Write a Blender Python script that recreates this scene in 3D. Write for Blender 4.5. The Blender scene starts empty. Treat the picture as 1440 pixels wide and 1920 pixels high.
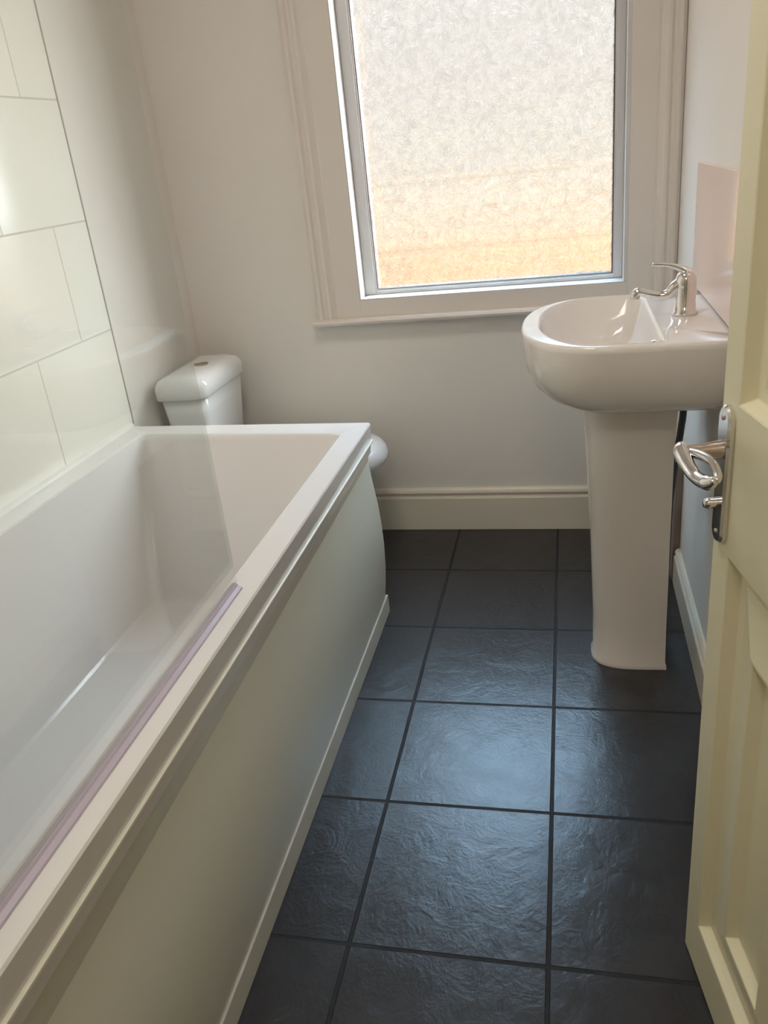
import bpy, bmesh, math
from mathutils import Vector, Matrix

# ------------------------------------------------------------ camera, sky, light, exposure
sc = bpy.context.scene
C = sc.collection
cam_d = bpy.data.cameras.new('camera')
cam = bpy.data.objects.new('camera', cam_d)
C.objects.link(cam)
sc.camera = cam
R_ = Vector((0.97473804, 0.19959297, -0.10024175))
U_ = Vector((0.00841889, 0.4156557, 0.90948307))
F_ = Vector((-0.22319248, 0.88735167, -0.40347507))
cam.matrix_world = Matrix(((R_.x, U_.x, -F_.x, 0), (R_.y, U_.y, -F_.y, 0), (R_.z, U_.z, -F_.z, 1.21145), (0, 0, 0, 1)))
cam_d.sensor_fit = 'VERTICAL'
cam_d.sensor_height = 24
cam_d.lens = 24 * 1523.328 / 1920
cam_d.clip_start = 0.02

sc.view_settings.view_transform = 'Standard'
sc.view_settings.look = 'None'
sc.view_settings.gamma = 1
sc.view_settings.exposure = 0.62
sc.cycles.max_bounces = 8
sc.cycles.diffuse_bounces = 4
sc.cycles.glossy_bounces = 3
sc.cycles.adaptive_threshold = 0.04
sc.cycles.transparent_max_bounces = 10
sc.cycles.transmission_bounces = 5
sc.cycles.use_denoising = True
sc.cycles.sample_clamp_indirect = 6

w = bpy.data.worlds.new('sky')
sc.world = w
w.use_nodes = True
nt = w.node_tree
nt.nodes.clear()
wo = nt.nodes.new('ShaderNodeOutputWorld')
bg = nt.nodes.new('ShaderNodeBackground')
tc = nt.nodes.new('ShaderNodeTexCoord')
sx = nt.nodes.new('ShaderNodeSeparateXYZ')


def wmath(op, x, y=None, clamp=False):
    n = nt.nodes.new('ShaderNodeMath')
    n.operation = op
    n.use_clamp = clamp
    for i, v in enumerate((x, y)):
        if v is None:
            continue
        if isinstance(v, (int, float)):
            n.inputs[i].default_value = v
        else:
            nt.links.new(v, n.inputs[i])
    return n.outputs[0]


def wsmooth(v, lo, hi):
    n = nt.nodes.new('ShaderNodeMapRange')
    n.interpolation_type = 'SMOOTHSTEP'
    n.inputs[1].default_value = lo
    n.inputs[2].default_value = hi
    nt.links.new(v, n.inputs[0])
    return n.outputs[0]


# hazy white sky low down, open blue-white sky higher up, brighter towards the east (right) where the sun is
nt.links.new(tc.outputs['Generated'], sx.inputs[0])
SKY_LOW, SKY_HIGH, SKY_EAST = 0.67, 14.5, 54.0
hi_ = wsmooth(sx.outputs['Z'], 0.34, 0.74)
ea_ = wmath('MULTIPLY', wsmooth(sx.outputs['X'], 0.28, 0.80), wsmooth(sx.outputs['Z'], -0.35, 0.0))


def wcol(col, fac):
    n = nt.nodes.new('ShaderNodeVectorMath')
    n.operation = 'SCALE'
    n.inputs[0].default_value = col
    if isinstance(fac, float):
        n.inputs['Scale'].default_value = fac
    else:
        nt.links.new(fac, n.inputs['Scale'])
    return n.outputs[0]


def wadd(p, q):
    n = nt.nodes.new('ShaderNodeVectorMath')
    n.operation = 'ADD'
    nt.links.new(p, n.inputs[0])
    nt.links.new(q, n.inputs[1])
    return n.outputs[0]


tot = wadd(wadd(wcol((1.0, 0.955, 0.88), SKY_LOW), wcol((0.44, 0.72, 1.0), wmath('MULTIPLY', hi_, SKY_HIGH))),
           wcol((0.93, 1.0, 1.01), wmath('MULTIPLY', ea_, SKY_EAST)))
nt.links.new(tot, bg.inputs['Color'])
nt.links.new(bg.outputs[0], wo.inputs[0])
bg.inputs['Strength'].default_value = 1.0


def area(name, loc, rot, sx_, sy_, power, col, portal=False):
    l = bpy.data.lights.new(name, 'AREA')
    l.shape = 'RECTANGLE'
    l.size, l.size_y = sx_, sy_
    l.energy = power
    l.color = col
    if portal:
        l.cycles.is_portal = True
    o = bpy.data.objects.new(name, l)
    o.location = loc
    o.rotation_euler = rot
    C.objects.link(o)
    return o


area('window_portal', (-0.235, 2.70, 1.36), (math.radians(-90), 0, 0), 0.84, 1.16, 1, (1, 1, 1), True)
area('hall_fill_light', (-0.1, -0.7, 2.33), (0, 0, 0), 0.5, 0.5, 7, (1.0, 0.95, 0.85))  # unseen area light added in the hall to fill the camera-facing sides
area('bathroom_fill_light', (-0.4, 1.2, 2.39), (0, 0, 0), 0.3, 0.3, 5.0, (1.0, 0.96, 0.91))  # unseen area light added overhead as even fill


# ------------------------------------------------------------ materials
def new_mat(name):
    m = bpy.data.materials.new(name)
    m.use_nodes = True
    return m, m.node_tree, m.node_tree.nodes['Principled BSDF']


def srgb(r, g, b):
    f = lambda v: ((v / 255 + 0.055) / 1.055) ** 2.4 if v > 10 else v / 255 / 12.92
    return (f(r), f(g), f(b), 1)


def paint(name, col, rough=0.5, spec=0.5, bump=0.0, bscale=60, var=0.03, vscale=3, metal=0, coat=0):
    m, t, b = new_mat(name)
    geo = t.nodes.new('ShaderNodeNewGeometry')
    n = t.nodes.new('ShaderNodeTexNoise')
    n.inputs['Scale'].default_value = vscale
    n.inputs['Detail'].default_value = 4
    t.links.new(geo.outputs['Position'], n.inputs['Vector'])
    mx = t.nodes.new('ShaderNodeMixRGB')
    mx.inputs[1].default_value = tuple(c * (1 - var) for c in col[:3]) + (1,)
    mx.inputs[2].default_value = tuple(min(1, c * (1 + var)) for c in col[:3]) + (1,)
    t.links.new(n.outputs['Fac'], mx.inputs[0])
    t.links.new(mx.outputs[0], b.inputs['Base Color'])
    b.inputs['Roughness'].default_value = rough
    b.inputs['Metallic'].default_value = metal
    b.inputs['Specular IOR Level'].default_value = spec
    b.inputs['Coat Weight'].default_value = coat
    if bump:
        n2 = t.nodes.new('ShaderNodeTexNoise')
        n2.inputs['Scale'].default_value = bscale
        n2.inputs['Detail'].default_value = 5
        t.links.new(geo.outputs['Position'], n2.inputs['Vector'])
        bp = t.nodes.new('ShaderNodeBump')
        bp.inputs['Strength'].default_value = bump
        bp.inputs['Distance'].default_value = 0.004
        t.links.new(n2.outputs['Fac'], bp.inputs['Height'])
        t.links.new(bp.outputs[0], b.inputs['Normal'])
    return m


M = {}
M['plaster'] = paint('white_emulsion', srgb(234, 227, 218), 0.6, 0.3, 0.25, 14)
M['ceiling'] = paint('ceiling_paint', srgb(235, 232, 228), 0.8, 0.2)
M['gloss'] = paint('white_gloss_paint', srgb(228, 218, 208), 0.32, 0.5, 0.15, 20)
M['skirt'] = paint('cream_gloss_paint', srgb(226, 215, 196), 0.35, 0.5, 0.15, 20, 0.05, 9)
M['door'] = paint('cream_door_paint', srgb(238, 230, 196), 0.38, 0.5, 0.2, 25)
M['upvc'] = paint('white_plastic', srgb(212, 208, 205), 0.3, 0.5)
M['gasket'] = paint('grey_gasket', srgb(90, 78, 72), 0.6)
M['ceramic'] = paint('white_ceramic', srgb(238, 230, 222), 0.08, 0.5, 0, var=0.01)
M['ceramic_wc'] = paint('white_vitreous_china', srgb(236, 236, 234), 0.1, 0.5, 0, var=0.01)
M['acrylic'] = paint('white_bath_acrylic', srgb(235, 231, 228), 0.12, 0.5, 0, var=0.01)
M['panel'] = paint('white_bath_panel_plastic', srgb(228, 225, 208), 0.3, 0.5, 0, var=0.02)
M['strip'] = paint('white_plinth_strip', srgb(214, 208, 194), 0.4, 0.5, 0, var=0.06, vscale=12)
M['seal'] = paint('grey_lilac_seal', srgb(196, 184, 198), 0.35, 0.5)
M['silicone'] = paint('white_silicone', srgb(242, 240, 232), 0.3, 0.5)
M['chrome'] = paint('chrome', (0.78, 0.76, 0.75, 1), 0.12, 0.5, metal=1, var=0.02)
M['dark_chrome'] = paint('worn_chrome', (0.55, 0.45, 0.40, 1), 0.25, 0.5, metal=1, var=0.1, vscale=40)
M['rubber'] = paint('black_rubber', srgb(42, 40, 40), 0.5)
M['hole'] = paint('dark_recess', srgb(50, 45, 42), 0.6)
M['board'] = paint('bare_brown_board', srgb(150, 130, 116), 0.8, 0.2, 0.3, 40, 0.2, 15)
M['trim'] = paint('tile_edge_trim', srgb(165, 160, 150), 0.4)
M['brick'] = paint('b', srgb(200, 120, 70), 0.9)
M['hall'] = paint('hall_paint', srgb(214, 200, 180), 0.7, 0.3)
M['paving'] = paint('sandy_paving', srgb(76, 58, 40), 0.9, 0.2, var=0.15, vscale=5)
M['spot'] = paint('dark_speck', srgb(70, 60, 55), 0.7)


def math_node(t, op, a, b=None):
    n = t.nodes.new('ShaderNodeMath')
    n.operation = op
    for i, v in enumerate((a, b)):
        if v is None:
            continue
        if isinstance(v, (int, float)):
            n.inputs[i].default_value = v
        else:
            t.links.new(v, n.inputs[i])
    return n.outputs[0]


def brick_mat(name, axes, off, bw, rh, mortar, c1, c2, cm, rough, rough_m, offset=0.5, shift=(0, 0), smooth=0.1):
    m, t, b = new_mat(name)
    geo = t.nodes.new('ShaderNodeNewGeometry')
    s = t.nodes.new('ShaderNodeSeparateXYZ')
    t.links.new(geo.outputs['Position'], s.inputs[0])
    cb = t.nodes.new('ShaderNodeCombineXYZ')
    for i, a in enumerate(axes):
        t.links.new(math_node(t, 'SUBTRACT', s.outputs[a], shift[i]), cb.inputs[i])
    br = t.nodes.new('ShaderNodeTexBrick')
    br.offset = offset
    br.offset_frequency = 2
    br.squash = 1
    br.inputs['Scale'].default_value = 1
    br.inputs['Mortar Size'].default_value = mortar
    br.inputs['Mortar Smooth'].default_value = smooth
    br.inputs['Bias'].default_value = 0
    br.inputs['Brick Width'].default_value = bw
    br.inputs['Row Height'].default_value = rh
    br.inputs['Color1'].default_value = c1
    br.inputs['Color2'].default_value = c2
    br.inputs['Mortar'].default_value = cm
    t.links.new(cb.outputs[0], br.inputs['Vector'])
    t.links.new(br.outputs['Color'], b.inputs['Base Color'])
    rr = t.nodes.new('ShaderNodeMapRange')
    t.links.new(br.outputs['Fac'], rr.inputs[0])
    rr.inputs[3].default_value = rough
    rr.inputs[4].default_value = rough_m
    t.links.new(rr.outputs[0], b.inputs['Roughness'])
    bp = t.nodes.new('ShaderNodeBump')
    bp.invert = True
    bp.inputs['Strength'].default_value = 0.6
    bp.inputs['Distance'].default_value = 0.002
    t.links.new(br.outputs['Fac'], bp.inputs['Height'])
    t.links.new(bp.outputs[0], b.inputs['Normal'])
    return m, t, b, br, bp, geo, rr


# left wall tiles: 390 x 277 mm in half bond, joints at z = 0.85 + n*0.277
M['wall_tile'], t, b, *_ = brick_mat('cream_wall_tile', ('Y', 'Z'), 0, 0.39, 0.277, 0.0022,
    srgb(246, 242, 230), srgb(244, 240, 228), srgb(204, 198, 182), 0.12, 0.7, 0.5, (1.655 - 0.39 * 6, 0.85 - 0.277 * 6), 0.2)
M['splash'], *_ = brick_mat('reflection_tinted_splash_tile', ('Y', 'Z'), 0, 0.64, 0.60, 0.002,
    srgb(240, 212, 196), srgb(240, 214, 198), srgb(205, 190, 180), 0.1, 0.7, 0.0, (1.50 - 6.4, 0.60 - 6.0), 0.2)  # pink tile colour with warm reflected light put into it
M['brick'], t, b, *_ = brick_mat('orange_brickwork', ('X', 'Z'), 0, 0.225, 0.075, 0.006,
    srgb(98, 66, 40), srgb(93, 60, 35), srgb(96, 72, 52), 0.9, 0.9, 0.5, (0, 0))

M['brick_tan'], t, b, *_ = brick_mat('tan_brickwork', ('X', 'Z'), 0, 0.225, 0.075, 0.006,
    srgb(110, 78, 50), srgb(105, 72, 44), srgb(106, 84, 60), 0.9, 0.9, 0.5, (0, 0))
M['render'] = paint('pale_render', srgb(96, 86, 74), 0.9, 0.2, var=0.1)

# black slate floor tiles, 330 mm grid
M['floor'], t, b, br, bp, geo, rr = brick_mat('black_slate_tile', ('X', 'Y'), 0, 0.33, 0.33, 0.0042,
    srgb(50, 49, 51), srgb(44, 43, 46), srgb(32, 32, 35), 0.28, 0.8, 0.0, (-0.040 - 3.3, 0.902 - 3.3), 0.3)
n1 = t.nodes.new('ShaderNodeTexNoise')
n1.inputs['Scale'].default_value = 15
n1.inputs['Detail'].default_value = 9
n1.inputs['Roughness'].default_value = 0.62
n1.inputs['Distortion'].default_value = 1.1
t.links.new(geo.outputs['Position'], n1.inputs['Vector'])
n3 = t.nodes.new('ShaderNodeTexNoise')
n3.inputs['Scale'].default_value = 45
n3.inputs['Detail'].default_value = 6
n3.inputs['Distortion'].default_value = 2.0
t.links.new(geo.outputs['Position'], n3.inputs['Vector'])
h = math_node(t, 'ADD', math_node(t, 'MULTIPLY', n1.outputs['Fac'], 1.0), math_node(t, 'MULTIPLY', n3.outputs['Fac'], 0.3))
b2 = t.nodes.new('ShaderNodeBump')
b2.inputs['Strength'].default_value = 0.26
b2.inputs['Distance'].default_value = 0.006
t.links.new(h, b2.inputs['Height'])
bp.inputs['Strength'].default_value = 1.0
bp.inputs['Distance'].default_value = 0.003
t.links.new(b2.outputs[0], bp.inputs['Normal'])
b.inputs['Specular IOR Level'].default_value = 0.55
mxf = t.nodes.new('ShaderNodeMixRGB')
mxf.blend_type = 'MULTIPLY'
mxf.inputs[0].default_value = 0.6
t.links.new(br.outputs['Color'], mxf.inputs[1])
crf = t.nodes.new('ShaderNodeValToRGB')
crf.color_ramp.elements[0].position = 0.3
crf.color_ramp.elements[0].color = (0.55, 0.55, 0.55, 1)
crf.color_ramp.elements[1].position = 0.7
crf.color_ramp.elements[1].color = (1.3, 1.3, 1.3, 1)
t.links.new(n1.outputs['Fac'], crf.inputs[0])
t.links.new(crf.outputs[0], mxf.inputs[2])
t.links.new(mxf.outputs[0], b.inputs['Base Color'])


def screen_glass():
    m = bpy.data.materials.new('clear_screen_glass')
    m.use_nodes = True
    t = m.node_tree
    t.nodes.clear()
    o = t.nodes.new('ShaderNodeOutputMaterial')
    mx = t.nodes.new('ShaderNodeMixShader')
    tr = t.nodes.new('ShaderNodeBsdfTransparent')
    tr.inputs[0].default_value = (0.965, 0.98, 0.972, 1)
    gl = t.nodes.new('ShaderNodeBsdfGlossy')
    gl.inputs['Roughness'].default_value = 0.02
    fr = t.nodes.new('ShaderNodeFresnel')
    geo = t.nodes.new('ShaderNodeNewGeometry')
    mr = t.nodes.new('ShaderNodeMapRange')
    mr.inputs[3].default_value = 1.62
    mr.inputs[4].default_value = 1 / 1.62
    t.links.new(geo.outputs['Backfacing'], mr.inputs[0])
    t.links.new(mr.outputs[0], fr.inputs[0])
    t.links.new(fr.outputs[0], mx.inputs[0])
    t.links.new(tr.outputs[0], mx.inputs[1])
    t.links.new(gl.outputs[0], mx.inputs[2])
    t.links.new(mx.outputs[0], o.inputs[0])
    return m


def pane_glass():
    m = bpy.data.materials.new('obscure_patterned_glass')
    m.use_nodes = True
    t = m.node_tree
    t.nodes.clear()
    o = t.nodes.new('ShaderNodeOutputMaterial')
    geo = t.nodes.new('ShaderNodeNewGeometry')
    # crumpled, leaf-like relief
    n = t.nodes.new('ShaderNodeTexNoise')
    n.inputs['Scale'].default_value = 20
    n.inputs['Detail'].default_value = 3
    n.inputs['Distortion'].default_value = 3.5
    t.links.new(geo.outputs['Position'], n.inputs['Vector'])
    v = t.nodes.new('ShaderNodeTexVoronoi')
    v.feature = 'F1'
    v.inputs['Scale'].default_value = 46
    mixv = t.nodes.new('ShaderNodeVectorMath')
    mixv.operation = 'ADD'
    sc2 = t.nodes.new('ShaderNodeVectorMath')
    sc2.operation = 'SCALE'
    sc2.inputs['Scale'].default_value = 0.06
    t.links.new(n.outputs['Color'], sc2.inputs[0])
    t.links.new(geo.outputs['Position'], mixv.inputs[0])
    t.links.new(sc2.outputs[0], mixv.inputs[1])
    t.links.new(mixv.outputs[0], v.inputs['Vector'])
    hh = math_node(t, 'ADD', math_node(t, 'MULTIPLY', n.outputs['Fac'], 1.0), math_node(t, 'MULTIPLY', v.outputs['Distance'], 0.5))
    bp = t.nodes.new('ShaderNodeBump')
    bp.inputs['Strength'].default_value = 0.9
    bp.inputs['Distance'].default_value = 0.024
    t.links.new(hh, bp.inputs['Height'])
    tl = t.nodes.new('ShaderNodeBsdfTranslucent')
    tl.inputs[0].default_value = (0.95, 0.95, 0.95, 1)
    rf = t.nodes.new('ShaderNodeBsdfRefraction')
    rf.inputs['IOR'].default_value = 1.15
    rf.inputs['Roughness'].default_value = 0.3
    t.links.new(bp.outputs[0], rf.inputs['Normal'])
    tr = t.nodes.new('ShaderNodeBsdfTransparent')
    m1 = t.nodes.new('ShaderNodeMixShader')
    mrp = t.nodes.new('ShaderNodeMapRange')
    mrp.inputs[1].default_value = 0.35
    mrp.inputs[2].default_value = 0.65
    mrp.inputs[3].default_value = 0.14
    mrp.inputs[4].default_value = 0.64
    t.links.new(n.outputs['Fac'], mrp.inputs[0])
    t.links.new(mrp.outputs[0], m1.inputs[0])
    crp = t.nodes.new('ShaderNodeValToRGB')
    crp.color_ramp.elements[0].position = 0.1
    crp.color_ramp.elements[0].color = (1, 1, 1, 1)
    crp.color_ramp.elements[1].position = 0.75
    crp.color_ramp.elements[1].color = (0.86, 0.86, 0.86, 1)
    t.links.new(v.outputs['Distance'], crp.inputs[0])
    t.links.new(crp.outputs[0], rf.inputs['Color'])
    t.links.new(rf.outputs[0], m1.inputs[1])
    t.links.new(tr.outputs[0], m1.inputs[2])
    gl = t.nodes.new('ShaderNodeBsdfGlossy')
    gl.inputs['Roughness'].default_value = 0.1
    t.links.new(bp.outputs[0], gl.inputs['Normal'])
    m3 = t.nodes.new('ShaderNodeMixShader')
    m3.inputs[0].default_value = 0.05
    t.links.new(m1.outputs[0], m3.inputs[1])
    t.links.new(gl.outputs[0], m3.inputs[2])
    t.links.new(m3.outputs[0], o.inputs[0])
    return m


M['screen_glass'] = screen_glass()
M['pane'] = pane_glass()


# ------------------------------------------------------------ helpers
def link(name, bm, m, parent=None, smooth=False, bevel=0, seg=2, subsurf=0, label=None):
    bmesh.ops.recalc_face_normals(bm, faces=bm.faces)
    me = bpy.data.meshes.new(name)
    bm.to_mesh(me)
    bm.free()
    me.materials.append(m)
    o = bpy.data.objects.new(name, me)
    C.objects.link(o)
    if smooth:
        for p in me.polygons:
            p.use_smooth = True
    if bevel:
        md = o.modifiers.new('bevel', 'BEVEL')
        md.width = bevel
        md.segments = seg
        md.limit_method = 'ANGLE'
        md.angle_limit = math.radians(40)
    if subsurf:
        md = o.modifiers.new('sub', 'SUBSURF')
        md.levels = md.render_levels = subsurf
    if parent:
        o.parent = parent
        o.matrix_parent_inverse = Matrix.Translation(-parent.location)
    if label:
        o['label'] = label
    return o


def thing(name, label, cat, loc=(0, 0, 0), group=None):
    o = bpy.data.objects.new(name, None)
    C.objects.link(o)
    o.location = loc
    o['label'] = label
    o['category'] = cat
    if group:
        o['group'] = group
    return o


def tag(o, label, cat):
    o['label'] = label
    o['category'] = cat
    return o


def struct(o, label=None, cat=None):
    o['kind'] = 'structure'
    if label:
        o['label'] = label
    if cat:
        o['category'] = cat
    return o


def box(bm, a, b):
    x0, y0, z0 = a
    x1, y1, z1 = b
    v = [bm.verts.new(p) for p in ((x0, y0, z0), (x1, y0, z0), (x1, y1, z0), (x0, y1, z0), (x0, y0, z1), (x1, y0, z1), (x1, y1, z1), (x0, y1, z1))]
    for f in ((0, 3, 2, 1), (4, 5, 6, 7), (0, 1, 5, 4), (1, 2, 6, 5), (2, 3, 7, 6), (3, 0, 4, 7)):
        bm.faces.new([v[i] for i in f])
    return v


def boxes(*bs):
    bm = bmesh.new()
    for a, b in bs:
        box(bm, a, b)
    return bm


def loft(bm, rings, cap0=True, cap1=True, closed=True):
    vs = [[bm.verts.new(p) for p in r] for r in rings]
    n = len(vs[0])
    for a, b in zip(vs, vs[1:]):
        for i in range(n if closed else n - 1):
            j = (i + 1) % n
            bm.faces.new((a[i], a[j], b[j], b[i]))
    if cap0:
        bm.faces.new(vs[0][::-1])
    if cap1:
        bm.faces.new(vs[-1])
    return vs


def prism(bm, prof, axis, a, b):
    """closed profile swept along an axis; prof = 2D points in the two other axes"""
    def P(u, v, s):
        return {'x': (s, u, v), 'y': (u, s, v), 'z': (u, v, s)}[axis]
    loft(bm, [[P(u, v, a) for u, v in prof], [P(u, v, b) for u, v in prof]])


def cyl(bm, c, r, z0, z1, n=32, rings=None):
    rings = rings or [(z0, r), (z1, r)]
    loft(bm, [[(c[0] + rr_ * math.cos(2 * math.pi * i / n), c[1] + rr_ * math.sin(2 * math.pi * i / n), z) for i in range(n)] for z, rr_ in rings])


def tube(bm, pts, radii, n=16, sub=8):
    P = [Vector(p) for p in pts]
    out, rad = [], []
    for i in range(len(P) - 1):
        p0, p1, p2, p3 = P[max(i - 1, 0)], P[i], P[i + 1], P[min(i + 2, len(P) - 1)]
        for k in range(sub):
            s = k / sub
            out.append(0.5 * ((2 * p1) + (p2 - p0) * s + (2 * p0 - 5 * p1 + 4 * p2 - p3) * s * s + (-p0 + 3 * p1 - 3 * p2 + p3) * s ** 3))
            rad.append(radii[i] * (1 - s) + radii[i + 1] * s)
    out.append(P[-1])
    rad.append(radii[-1])
    rings = []
    ref = Vector((0, 0, 1))
    d0 = (out[1] - out[0]).normalized()
    if abs(d0.dot(ref)) > 0.9:
        ref = Vector((0, 1, 0))
    u = d0.cross(ref).normalized()
    for i, p in enumerate(out):
        d = (out[min(i + 1, len(out) - 1)] - out[max(i - 1, 0)]).normalized()
        u = (u - d * u.dot(d)).normalized()
        v = d.cross(u)
        rings.append([p + (u * math.cos(2 * math.pi * k / n) + v * math.sin(2 * math.pi * k / n)) * rad[i] for k in range(n)])
    loft(bm, rings)


def rrect(x0, x1, y0, y1, r, z, n=6):
    """rounded rectangle ring; r = radii at (x1,y1),(x0,y1),(x0,y0),(x1,y0)"""
    if not isinstance(r, (list, tuple)):
        r = [r] * 4
    out = []
    for (cx, cy, a0, rr_) in ((x1, y1, 0, r[0]), (x0, y1, 90, r[1]), (x0, y0, 180, r[2]), (x1, y0, 270, r[3])):
        ox = cx - rr_ if cx == x1 else cx + rr_
        oy = cy - rr_ if cy == y1 else cy + rr_
        for k in range(n + 1):
            a = math.radians(a0 + 90 * k / n)
            out.append((ox + rr_ * math.cos(a), oy + rr_ * math.sin(a), z))
    return out


# ------------------------------------------------------------ room shell
XL, XR, YF, YB, H = -1.21, 0.302, 0.24, 2.53, 2.42
struct(link('floor', boxes(((-1.5, -1.6, -0.08), (0.6, 2.8, 0.0))), M['floor']), 'black slate-effect square floor tiles with dark grout', 'floor')
struct(link('ceiling', boxes(((-1.5, -1.6, H), (0.6, 2.8, H + 0.08))), M['ceiling']))
struct(link('wall_left', boxes(((XL - 0.12, YF - 0.1, 0), (XL, YB + 0.25, H))), M['plaster']), 'white painted left wall beside the cistern', 'wall')
struct(link('wall_right', boxes(((XR, YF - 0.1, 0), (XR + 0.12, YB + 0.25, H))), M['plaster']), 'white painted right wall behind the basin', 'wall')
# window opening in the rear wall
WX0, WX1, WZ0, WZ1 = -0.632, 0.167, 0.797, 1.93
struct(link('wall_rear', boxes(((XL, YB, 0), (WX0, YB + 0.11, H)), ((WX1, YB, 0), (XR, YB + 0.11, H)),
                               ((WX0, YB, 0), (WX1, YB + 0.11, WZ0 - 0.002)), ((WX0, YB, WZ1), (WX1, YB + 0.11, H))), M['plaster']),
       'off-white painted rear wall around the window', 'wall')
struct(link('wall_outside', boxes(((XL, YB + 0.11, 0), (WX0 - 0.01, YB + 0.25, H)), ((WX1 + 0.01, YB + 0.11, 0), (XR, YB + 0.25, H)),
                                  ((WX0 - 0.01, YB + 0.11, 0), (WX1 + 0.01, YB + 0.25, WZ0 - 0.03)), ((WX0 - 0.01, YB + 0.11, WZ1), (WX1 + 0.01, YB + 0.25, H))), M['brick']))
# front wall with the doorway the camera looks through
struct(link('wall_front', boxes(((XL, YF - 0.1, 0), (-0.47, YF, H)), ((-0.47, YF - 0.1, 2.02), (XR, YF, H))), M['plaster']))
struct(link('wall_hall', boxes(((-1.5, -1.6, 0), (-1.4, YF - 0.1, H)), ((0.5, -1.6, 0), (0.6, YF - 0.1, H)), ((-1.4, -1.6, 0), (0.5, -1.5, H)),
                               ((-1.4, YF - 0.2, 0), (XL - 0.12, YF - 0.1, H)), ((XR + 0.12, YF - 0.2, 0), (0.5, YF - 0.1, H))), M['hall']))
# tiled lining over the bath, its edge trim and the basin splashback
struct(link('wall_left_tiles', boxes(((XL, YF, 0.583), (-1.2, 1.998, H))), M['wall_tile']), 'large cream ceramic wall tiles above the bath', 'wall tiles')
struct(link('trim_1', boxes(((XL, 1.998, 0.583), (-1.1985, 2.003, H))), M['trim']), 'thin grey edge strip ending the wall tiles', 'trim')

# skirting with a moulded top
def skirt_profile(d0, s, hh=0.152, th=0.017):
    k = hh / 0.152
    pts = [(0, 0), (th, 0), (th, 0.116 * k), (th - 0.002, 0.120 * k), (th - 0.009, 0.122 * k), (th - 0.009, 0.127 * k),
           (th - 0.004, 0.130 * k), (th - 0.002, 0.136 * k), (th - 0.005, 0.144 * k), (th - 0.010, 0.150 * k), (0, 0.152 * k)]
    return [(d0 + s * u, v) for u, v in pts]

bm = bmesh.new()
prism(bm, skirt_profile(YB, -1), 'x', XL, XR)
struct(link('baseboard_rear', bm, M['skirt'], bevel=0.0012), 'cream painted skirting board along the rear wall', 'skirting board')
bm = bmesh.new()
prism(bm, skirt_profile(XR, -1, 0.11, 0.016), 'y', 0.98, 2.16)
struct(link('baseboard_right', bm, M['skirt'], bevel=0.0012), 'cream painted skirting board along the right wall', 'skirting board')

# ------------------------------------------------------------ window
win = thing('window_1', 'white window with one large obscure patterned glass pane', 'window', (-0.23, YB, WZ0))
win['kind'] = 'structure'


def casing(xo, xi, s):
    """architrave profile in (x, y): xo outer edge, xi inner edge"""
    f = lambda t_: xo + (xi - xo) * t_
    Y = YB
    return [(f(0), Y), (f(0), Y - 0.030), (f(0.07), Y - 0.036), (f(0.13), Y - 0.036), (f(0.17), Y - 0.029), (f(0.22), Y - 0.027),
            (f(0.27), Y - 0.032), (f(0.33), Y - 0.033), (f(0.38), Y - 0.027), (f(0.45), Y - 0.022), (f(0.50), Y - 0.024), (f(1.0), Y - 0.024), (f(1.0), Y)]


bm = bmesh.new()
prism(bm, casing(-0.775, WX0, 1), 'z', 0.744, 2.05)
link('architrave', bm, M['gloss'], win, bevel=0.001)
bm = bmesh.new()
prism(bm, casing(XR - 0.001, WX1, -1), 'z', 0.744, 2.05)
link('architrave', bm, M['gloss'], win, bevel=0.001)
link('apron', boxes(((WX0, YB - 0.024, 0.744), (WX1, YB, WZ0)), ((WX0, YB - 0.024, WZ1), (WX1, YB, 2.05))), M['gloss'], win, bevel=0.001)
bm = bmesh.new()
prism(bm, [(YB, 0.722), (YB - 0.036, 0.722), (YB - 0.047, 0.728), (YB - 0.050, 0.735), (YB - 0.046, 0.743), (YB - 0.036, 0.746), (YB, 0.746)], 'x', -0.79, XR - 0.001)
link('window_sill', bm, M['gloss'], win, smooth=False, bevel=0.001)
# sash set back in the opening
Y0, Y1 = 2.575, 2.625
GX0, GX1, GZ0, GZ1 = -0.588, 0.127, 0.8135, 1.88
def frame(bm, x0, x1, z0, z1, gx0, gx1, gz0, gz1, y0, y1):
    box(bm, (x0, y0, z0), (gx0, y1, z1))
    box(bm, (gx1, y0, z0), (x1, y1, z1))
    box(bm, (gx0, y0, z0), (gx1, y1, gz0))
    box(bm, (gx0, y0, gz1), (gx1, y1, z1))
bm = bmesh.new()
frame(bm, WX0, WX1, WZ0, WZ1, WX0 + 0.003, WX1 - 0.010, WZ0 + 0.003, WZ1 - 0.01, YB - 0.024, 2.625)
link('reveal_lining', bm, M['upvc'], win)
bm = bmesh.new()
frame(bm, WX0 + 0.003, WX1 - 0.010, WZ0 + 0.003, WZ1 - 0.01, GX0 - 0.008, GX1 + 0.008, GZ0 - 0.003, GZ1 + 0.008, Y0, Y1)
link('sash_frame', bm, M['upvc'], win, bevel=0.002)
bm = bmesh.new()
frame(bm, GX0 - 0.008, GX1 + 0.008, GZ0 - 0.003, GZ1 + 0.008, GX0 - 0.003, GX1 + 0.003, GZ0, GZ1 + 0.003, Y0 + 0.004, Y1 - 0.004)
link('glazing_bead', bm, M['upvc'], win)
bm = bmesh.new()
frame(bm, GX0 - 0.003, GX1 + 0.003, GZ0 - 0.0005, GZ1 + 0.003, GX0, GX1, GZ0 + 0.0025, GZ1, Y0 + 0.008, Y1 - 0.006)
link('gasket', bm, M['gasket'], win)
bm = boxes(((GX0, 2.597, GZ0), (GX1, 2.601, GZ1)))
link('pane', bm, M['pane'], win)

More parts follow.
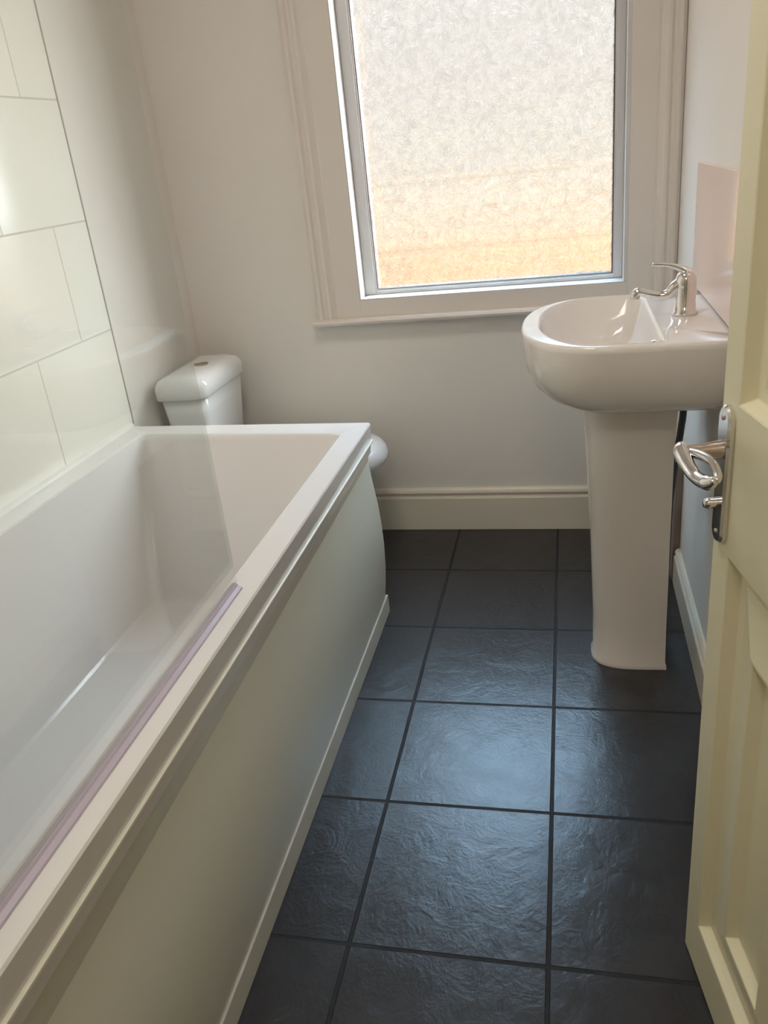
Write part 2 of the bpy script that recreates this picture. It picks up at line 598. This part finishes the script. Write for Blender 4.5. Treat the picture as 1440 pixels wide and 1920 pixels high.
# outside: garden wall and paving seen blurred through the pane; stepped walls added to grade its brightness
struct(link('ground', boxes(((-6, 2.85, -0.4), (6, 12, -0.3))), M['paving']), 'sandy paving outside the window', 'ground')
M['coping'] = paint('light_offset_dark_coping', srgb(72, 54, 38), 0.9, 0.1, var=0.15)  # wall tops coloured darker to offset the strong sky light on them


def outside_wall(name, label, cat, x0, x1, y, z0, z1, m):
    r = thing(name, label, cat, (0, y, z0))
    link('masonry', boxes(((x0, y, z0), (x1, y + 0.2, z1))), m, r)
    bm = bmesh.new()
    prism(bm, [(y - 0.01, z1), (y + 0.21, z1), (y + 0.19, z1 + 0.02), (y + 0.10, z1 + 0.04), (y + 0.01, z1 + 0.02)], 'x', x0, x1)
    link('coping', bm, M['coping'], r)


outside_wall('added_planter_wall', 'added low orange brick planter wall, lowest step of the gradient through the obscure glass', 'planter', -6, 5, 4.0, -0.3, 0.40, M['brick'])  # added as the lowest, orange step of the pane's gradient
outside_wall('garden_wall', 'tan brick garden wall blurred behind the obscure window glass', 'garden wall', -7, 5, 5.2, -0.3, 0.64, M['brick_tan'])
outside_wall('added_boundary_wall', 'added pale rendered boundary wall, farthest step of the gradient behind the obscure glass', 'boundary wall', -9, 7, 8.0, -0.3, 0.92, M['render'])  # added as the farthest, palest step of the pane's gradient

# ------------------------------------------------------------ bath
BZ = 0.58
bath = thing('bathtub', 'long white rectangular bath with panelled side along the tiled wall', 'bath', (-0.85, 1.1, 0))
bm = bmesh.new()


def bring(x0, x1, y0, yl, yr, r, z):
    """ring of the bath; the far end runs from y=yl at x0 to y=yr at x1"""
    out = []
    for (x, y, _z) in rrect(x0, x1, y0, yr, r, z):
        k = (x1 - x) / (x1 - x0)
        wgt = (y - y0) / (yr - y0)
        out.append((x, y + (yl - yr) * k * wgt, z))
    return out


loft(bm, [
    bring(-1.196, -0.506, 0.26, 1.983, 1.944, 0.006, 0.500),
    bring(-1.198, -0.502, 0.26, 1.985, 1.947, 0.006, 0.536),
    bring(-1.199, -0.499, 0.26, 1.986, 1.948, 0.006, 0.576),
    bring(-1.198, -0.501, 0.262, 1.984, 1.946, 0.006, 0.580),
    bring(-1.136, -0.556, 0.40, 1.915, 1.872, 0.022, 0.580),
    bring(-1.132, -0.560, 0.41, 1.910, 1.867, 0.022, 0.577),
    bring(-1.129, -0.563, 0.42, 1.902, 1.860, 0.024, 0.565),
    bring(-1.094, -0.597, 0.60, 1.722, 1.708, 0.030, 0.190),
    bring(-1.091, -0.600, 0.61, 1.716, 1.702, 0.030, 0.180),
    bring(-1.085, -0.606, 0.62, 1.708, 1.694, 0.030, 0.174),
    bring(-1.076, -0.615, 0.63, 1.698, 1.684, 0.030, 0.172),
    bring(-1.000, -0.690, 0.90, 1.50, 1.50, 0.05, 0.168),
], cap0=False)
link('tub', bm, M['acrylic'], bath, smooth=True)
o = bpy.data.objects['tub']
md = o.modifiers.new('es', 'EDGE_SPLIT')
md.split_angle = math.radians(28)
# bowed side panel with a recessed frieze under a thin ledge
bm = bmesh.new()
def bath_profile(zb):
    return [(-0.520, 0.534), (-0.500, 0.534), (-0.4975, 0.5325), (-0.4975, 0.529), (-0.507, 0.525), (-0.5185, zb + 0.006), (-0.5175, zb), (-0.510, 0.40), (-0.5035, 0.345),
            (-0.5000, 0.285), (-0.4992, 0.23), (-0.502, 0.16), (-0.508, 0.10), (-0.516, 0.045), (-0.519, 0.0), (-0.53, 0.0)]


loft(bm, [[(u, 0.26, v) for u, v in bath_profile(0.436)], [(u, 1.947, v) for u, v in bath_profile(0.466)]])
box(bm, (-1.19, 1.930, 0.0), (-0.53, 1.945, 0.50))
o = link('bath_panel', bm, M['panel'], bath, smooth=True)
md = o.modifiers.new('es', 'EDGE_SPLIT')
md.split_angle = math.radians(14)
link('plinth_strip', boxes(((-0.519, 0.26, 0.0), (-0.5105, 1.972, 0.055))), M['strip'], bath, bevel=0.0015, label='off-white plinth strip along the foot of the panel')
bm = bmesh.new()
prism(bm, [(-1.2, 0.580), (-1.191, 0.580), (-1.193, 0.586), (-1.2, 0.592)], 'y', 0.26, 1.985)
link('sealant', bm, M['silicone'], bath, label='white sealant bead against the tiles')
bm = bmesh.new()
cyl(bm, (-0.84, 0.95), 0.035, 0.168, 0.172)
link('waste', bm, M['chrome'], bath, smooth=False, label='chrome waste')

# glass bath screen
scr = thing('bath_screen', 'clear glass shower screen standing on the bath rim', 'shower screen', (-0.54, 0.68, BZ))
link('glass_panel', boxes(((-0.543, 0.262, BZ + 0.0096), (-0.537, 1.094, 2.02))), M['screen_glass'], scr)
bm = bmesh.new()
prism(bm, [(-0.552, 0.5802), (-0.527, 0.5802), (-0.528, 0.583), (-0.534, 0.586), (-0.536, 0.5895), (-0.544, 0.5895), (-0.546, 0.586), (-0.551, 0.583)], 'y', 0.262, 1.090)
link('bottom_seal', bm, M['seal'], scr, label='lilac grey sealing strip')

# ------------------------------------------------------------ toilet
wc = thing('toilet', 'white close-coupled toilet behind the far end of the bath', 'toilet', (-0.9, 2.29, 0))
bm = bmesh.new()
ring = lambda i, z, f=0.0, b=0.0: rrect(-1.185 + b, -1.038 + f - i, 2.135 + i, 2.465 - i, [0.035, 0.01, 0.01, 0.035], z)
loft(bm, [ring(0.03, 0.395, 0, 0.022), ring(0.016, 0.43, 0, 0.020), ring(0.006, 0.55, 0, 0.013), ring(0.002, 0.603, 0, 0.008)])
link('cistern', bm, M['ceramic_wc'], wc, smooth=True)
bm = bmesh.new()
ring2 = lambda i, z: rrect(-1.188 + i * 0.6, -1.030 - i, 2.125 + i, 2.475 - i, [0.042, 0.012, 0.012, 0.042], z)
loft(bm, [ring2(0.004, 0.606), ring2(0.0, 0.610), ring2(0.0, 0.640), ring2(0.004, 0.652), ring2(0.014, 0.663), ring2(0.032, 0.669), ring2(0.06, 0.671)])
link('cistern_lid', bm, M['ceramic_wc'], wc, smooth=True)
bm = bmesh.new()
cyl(bm, (-1.105, 2.30), 0.02, 0, 0, rings=[(0.668, 0.022), (0.674, 0.022), (0.675, 0.018), (0.6725, 0.017), (0.6745, 0.015)])
link('flush_button', bm, M['dark_chrome'], wc, label='chrome push button')


def egg(x0, x1, w_, z, n=40, yc=2.29):
    out = []
    cx = x0 + (x1 - x0) * 0.42
    for k in range(n):
        a = 2 * math.pi * k / n
        ca, sa = math.cos(a), math.sin(a)
        rx = (x1 - cx) if ca > 0 else (cx - x0)
        out.append((cx + rx * math.copysign(abs(ca) ** (0.95 if ca > 0 else 0.7), ca), yc + w_ * math.copysign(abs(sa) ** 0.9, sa), z))
    return out


bm = bmesh.new()
loft(bm, [egg(-1.18, -0.70, 0.10, 0.0), egg(-1.18, -0.70, 0.10, 0.03), egg(-1.18, -0.74, 0.095, 0.12), egg(-1.18, -0.70, 0.11, 0.2), egg(-1.18, -0.60, 0.155, 0.30), egg(-1.18, -0.565, 0.175, 0.36), egg(-1.18, -0.565, 0.175, 0.385)])
link('pan', bm, M['ceramic_wc'], wc, smooth=True)
bm = bmesh.new()
loft(bm, [egg(-1.02, -0.568, 0.176, 0.334), egg(-1.02, -0.554, 0.182, 0.342), egg(-1.02, -0.546, 0.187, 0.354), egg(-1.02, -0.545, 0.188, 0.366), egg(-1.02, -0.552, 0.184, 0.386), egg(-1.02, -0.566, 0.176, 0.398), egg(-1.01, -0.60, 0.15, 0.404), egg(-0.98, -0.68, 0.08, 0.406)])
link('seat_lid', bm, M['ceramic_wc'], wc, smooth=True)

# ------------------------------------------------------------ basin
bas = thing('washbasin', 'white ceramic pedestal basin fixed to the right wall', 'basin', (0.16, 1.8075, 0))
YC, HB, ZB = 1.8075, 0.2625, 0.84


def dshape(tip, xr, hb, ctr=0.075, p=2.25, rc=0.0):
    """outer limit functions: distance along a ray from (0.06, YC)"""
    def inside(x, y):
        if x > xr or abs(y) > hb:
            return False
        if x < ctr:
            return (abs(x - ctr) / (ctr - tip)) ** p + (abs(y) / hb) ** p < 1
        if rc and x > xr - rc and abs(y) > hb - rc:
            return math.hypot(x - xr + rc, abs(y) - hb + rc) < rc
        return True
    def ringf(z, n=96, cx=0.06):
        out = []
        for k in range(n):
            a = 2 * math.pi * (k + 0.5) / n
            lo, hi = 0, 0.6
            for _ in range(26):
                m_ = (lo + hi) / 2
                if inside(cx + m_ * math.cos(a), m_ * math.sin(a)):
                    lo = m_
                else:
                    hi = m_
            out.append((cx + lo * math.cos(a), YC + lo * math.sin(a), z))
        return out
    return ringf


XB = XR - 0.001
bm = bmesh.new()
out = lambda i, z, back=0: dshape(-0.10 + i, XB - back, HB - i, 0.075 + i * 0.3)(z)
inn = lambda i, z, r_=0.0: dshape(-0.062 + i, 0.172 - i * 0.9 + r_, HB - 0.016 - i, 0.075 + i * 0.2, 2.25, 0.012 + i * 0.8)(z)
rings = [out(0.125, 0.676), out(0.10, 0.680), out(0.07, 0.690), out(0.045, 0.704), out(0.024, 0.724), out(0.010, 0.752), out(0.004, 0.785), out(0.0, 0.826), out(0.0005, 0.834),
         out(0.0035, 0.839), out(0.007, 0.8405),
         dshape(-0.066, 0.180, HB - 0.0125, 0.075)(0.8400), dshape(-0.064, 0.176, HB - 0.0145, 0.075)(0.8420),
         inn(0.0, 0.8405), inn(0.004, 0.832), inn(0.012, 0.80), inn(0.026, 0.765), inn(0.045, 0.738), inn(0.07, 0.720), inn(0.10, 0.711), inn(0.125, 0.708)]
loft(bm, rings)
o = link('bowl', bm, M['ceramic'], bas, smooth=True)
md = o.modifiers.new('es', 'EDGE_SPLIT')
md.split_angle = math.radians(65)
# pedestal: D section, rounded to the left, flat sides, open behind
bm = bmesh.new()


def pring(z, x0, x1, hw):
    out = []
    n = 20
    for k in range(n + 1):
        a = math.pi / 2 + math.pi * k / n
        c_, s_ = math.cos(a), math.sin(a)
        out.append((x0 + 0.10 + 0.10 * math.copysign(abs(c_) ** 0.8, c_), YC - 0.01 + hw * math.copysign(abs(s_) ** 0.75, s_), z))
    out.append((x1, YC - 0.01 - hw * 0.97, z))
    out.append((x1, YC - 0.01 + hw * 0.97, z))
    return out


loft(bm, [pring(0.0, 0.049, 0.224, 0.075), pring(0.010, 0.049, 0.224, 0.075), pring(0.018, 0.054, 0.221, 0.071), pring(0.12, 0.053, 0.220, 0.071), pring(0.35, 0.046, 0.219, 0.073), pring(0.58, 0.034, 0.219, 0.08), pring(0.69, 0.026, 0.222, 0.09)])
o = link('pedestal', bm, M['ceramic'], bas, smooth=True)
md = o.modifiers.new('es', 'EDGE_SPLIT')
md.split_angle = math.radians(40)
bm = bmesh.new()
tube(bm, [(0.160, 1.665, 0.812), (0.169, 1.665, 0.814)], [0.008, 0.008], sub=2)
link('overflow', bm, M['dark_chrome'], bas, label='small chrome overflow on the bowl wall')
bm = bmesh.new()
cyl(bm, (0.045, YC), 0.02, 0, 0, rings=[(0.7075, 0.028), (0.7105, 0.028), (0.712, 0.022), (0.7105, 0.018)])
link('plug_waste', bm, M['chrome'], bas, label='chrome waste')

# tap
TX, TY = 0.236, 1.80
tap = thing('mixer_tap', 'chrome lever mixer tap on the back ledge of the basin', 'tap', (TX, TY, 0.8405))
bm = bmesh.new()
cyl(bm, (TX, TY), 0.02, 0, 0, rings=[(0.8405, 0.026), (0.845, 0.026), (0.848, 0.022), (0.862, 0.0215), (0.864, 0.0205), (0.90, 0.021), (0.91, 0.0215), (0.922, 0.018), (0.929, 0.010), (0.931, 0.003)])
link('tap_body', bm, M['chrome'], tap, smooth=True)
bm = bmesh.new()
tube(bm, [(TX - 0.006, TY, 0.905), (TX - 0.020, TY, 0.896), (TX - 0.032, TY, 0.884), (TX - 0.050, TY, 0.882), (TX - 0.075, TY, 0.887), (TX - 0.092, TY, 0.892), (TX - 0.099, TY, 0.887), (TX - 0.100, TY, 0.878)],
     [0.015, 0.014, 0.0115, 0.009, 0.0085, 0.009, 0.0095, 0.0095])
link('spout', bm, M['chrome'], tap, smooth=True)
bm = bmesh.new()
tube(bm, [(TX + 0.006, TY, 0.924), (TX - 0.012, TY, 0.934), (TX - 0.035, TY, 0.942), (TX - 0.068, TY, 0.946)], [0.010, 0.007, 0.0042, 0.0035])
link('tap_lever', bm, M['chrome'], tap, smooth=True)

# splashback, hose, boxing
tag(link('splashback', boxes(((XR - 0.008, 1.50, 0.845), (XR, 2.14, 1.118))), M['splash'], bevel=0.002), 'glossy tiled splashback above the basin, warm reflection tinted in as pale pink', 'splashback')
bm = bmesh.new()
tube(bm, [(0.262, 1.98, 0.70), (0.262, 1.98, 0.64), (0.268, 1.98, 0.58), (0.264, 1.98, 0.52), (0.256, 1.98, 0.45), (0.250, 1.98, 0.38), (0.246, 1.98, 0.30), (0.244, 1.98, 0.0)], [0.0085] * 8)
link('waste_hose', bm, M['rubber'], bas, smooth=True, label='black flexible hose')
tag(link('pipe_boxing', boxes(((XR - 0.020, 2.165, 0.0), (XR, YB - 0.018, 0.355))), M['board'], bevel=0.002), 'bare brown board low on the right wall behind the pedestal', 'board')

# ------------------------------------------------------------ door
dr = thing('door_1', 'open cream panelled door with a chrome lever handle', 'door', (0.175, 0.971, 0))
dr['kind'] = 'structure'
DF = Vector((0.175, 0.971, 0.005))
DD = Vector((0.178, -0.984, 0)).normalized()
DN = Vector((-DD.y * -1, DD.x * -1, 0))
DN = Vector((-0.984, -0.178, 0)).normalized()
DW, DH, DT = 0.745, 1.985, 0.038


def dp(s, z, off):
    return DF + DD * s + DN * off + Vector((0, 0, z))


def dbox(bm, s0, s1, z0, z1, o0, o1):
    v = box(bm, (0, 0, 0), (1, 1, 1))
    for q in v:
        x, y, z = q.co
        q.co = dp(s0 + (s1 - s0) * x, z0 + (z1 - z0) * z, o0 + (o1 - o0) * y)


bm = bmesh.new()
ST, MU = 0.046, 0.10
cols = [(ST, 0.335), (0.41, DW - ST)]
rows = [(0.093, 0.724), (0.910, 1.86)]
# panels: (s0,s1,z0,z1)
xs = [0, cols[0][0], cols[0][1], cols[1][0], cols[1][1], DW]
zs = [0, rows[0][0], rows[0][1], rows[1][0], rows[1][1], DH]
for i in range(5):
    for j in range(5):
        hole = i in (1, 3) and j in (1, 3)
        if not hole:
            f = [bm.verts.new(dp(a, c, 0)) for a, c in ((xs[i], zs[j]), (xs[i + 1], zs[j]), (xs[i + 1], zs[j + 1]), (xs[i], zs[j + 1]))]
            bm.faces.new(f)
        else:
            def rr4(i_, o_):
                return [dp(a, c, o_) for a, c in ((xs[i] + i_, zs[j] + i_), (xs[i + 1] - i_, zs[j] + i_), (xs[i + 1] - i_, zs[j + 1] - i_), (xs[i] + i_, zs[j + 1] - i_))]
            loft(bm, [rr4(0, 0), rr4(0.002, -0.001), rr4(0.006, -0.008), rr4(0.011, -0.0155), rr4(0.028, -0.0160), rr4(0.030, -0.0150), rr4(0.088, -0.0010), rr4(0.093, -0.0012), rr4(0.104, -0.0150), rr4(0.112, -0.0155)], cap0=False)
bmesh.ops.remove_doubles(bm, verts=bm.verts, dist=1e-5)
# sides and back
ed = [(0, 0), (DW, 0), (DW, DH), (0, DH)]
loft(bm, [[dp(a, c, 0) for a, c in ed], [dp(a, c, -DT) for a, c in ed]], cap0=False)
bmesh.ops.remove_doubles(bm, verts=bm.verts, dist=1e-5)
link('door_leaf', bm, M['door'], dr, bevel=0.0012)
# handle plate
bm = bmesh.new()
pr = []
for k in range(24):
    a = 2 * math.pi * k / 24
    pr.append((0.0255 + 0.0165 * math.cos(a), (0.895 if math.sin(a) >= 0 else 0.755) + 0.0165 * math.sin(a)))
def shr(q, i):
    cx, cz = 0.0255, 0.825
    return (cx + (q[0] - cx) * (1 - i / 0.0165), cz + (q[1] - cz) * (1 - i / 0.087))
loft(bm, [[dp(s, z - 0.005, 0.0) for s, z in pr], [dp(s, z - 0.005, 0.005) for s, z in pr], [dp(*[shr(q, 0.003)[0], shr(q, 0.003)[1] - 0.005], 0.008) for q in pr]])
link('handle_plate', bm, M['chrome'], dr)
bm = bmesh.new()
tube(bm, [dp(0.0255, 0.853, 0.004), dp(0.0255, 0.853, 0.016), dp(0.0255, 0.853, 0.034), dp(0.0262, 0.854, 0.047), dp(0.032, 0.855, 0.054)], [0.0125, 0.0105, 0.0085, 0.0085, 0.0095])
link('handle_neck', bm, M['dark_chrome'], dr, smooth=True)
bm = bmesh.new()
# scrolled flat lever running back from the neck
tube(bm, [dp(0.019, 0.857, 0.051), dp(0.030, 0.856, 0.055), dp(0.055, 0.850, 0.056), dp(0.085, 0.846, 0.055), dp(0.112, 0.850, 0.052), dp(0.124, 0.858, 0.049)], [0.008, 0.0095, 0.0085, 0.0075, 0.0085, 0.004])
tube(bm, [dp(0.027, 0.853, 0.047), dp(0.055, 0.860, 0.042), dp(0.085, 0.862, 0.039), dp(0.112, 0.858, 0.042), dp(0.124, 0.856, 0.048)], [0.007, 0.0055, 0.0045, 0.0045, 0.004])
link('handle_lever', bm, M['chrome'], dr, smooth=True, label='chrome lever')
bm = bmesh.new()
tube(bm, [dp(0.024, 0.785, 0.006), dp(0.024, 0.785, 0.018), dp(0.024, 0.785, 0.024)], [0.007, 0.007, 0.0045], sub=4)
link('thumb_turn', bm, M['chrome'], dr, smooth=True)
for zz in (0.897, 0.753):
    bm = bmesh.new()
    tube(bm, [dp(0.0255, zz - 0.005, 0.006), dp(0.0255, zz - 0.005, 0.0095)], [0.004, 0.003], sub=2)
    link('screw', bm, M['dark_chrome'], dr, smooth=True)
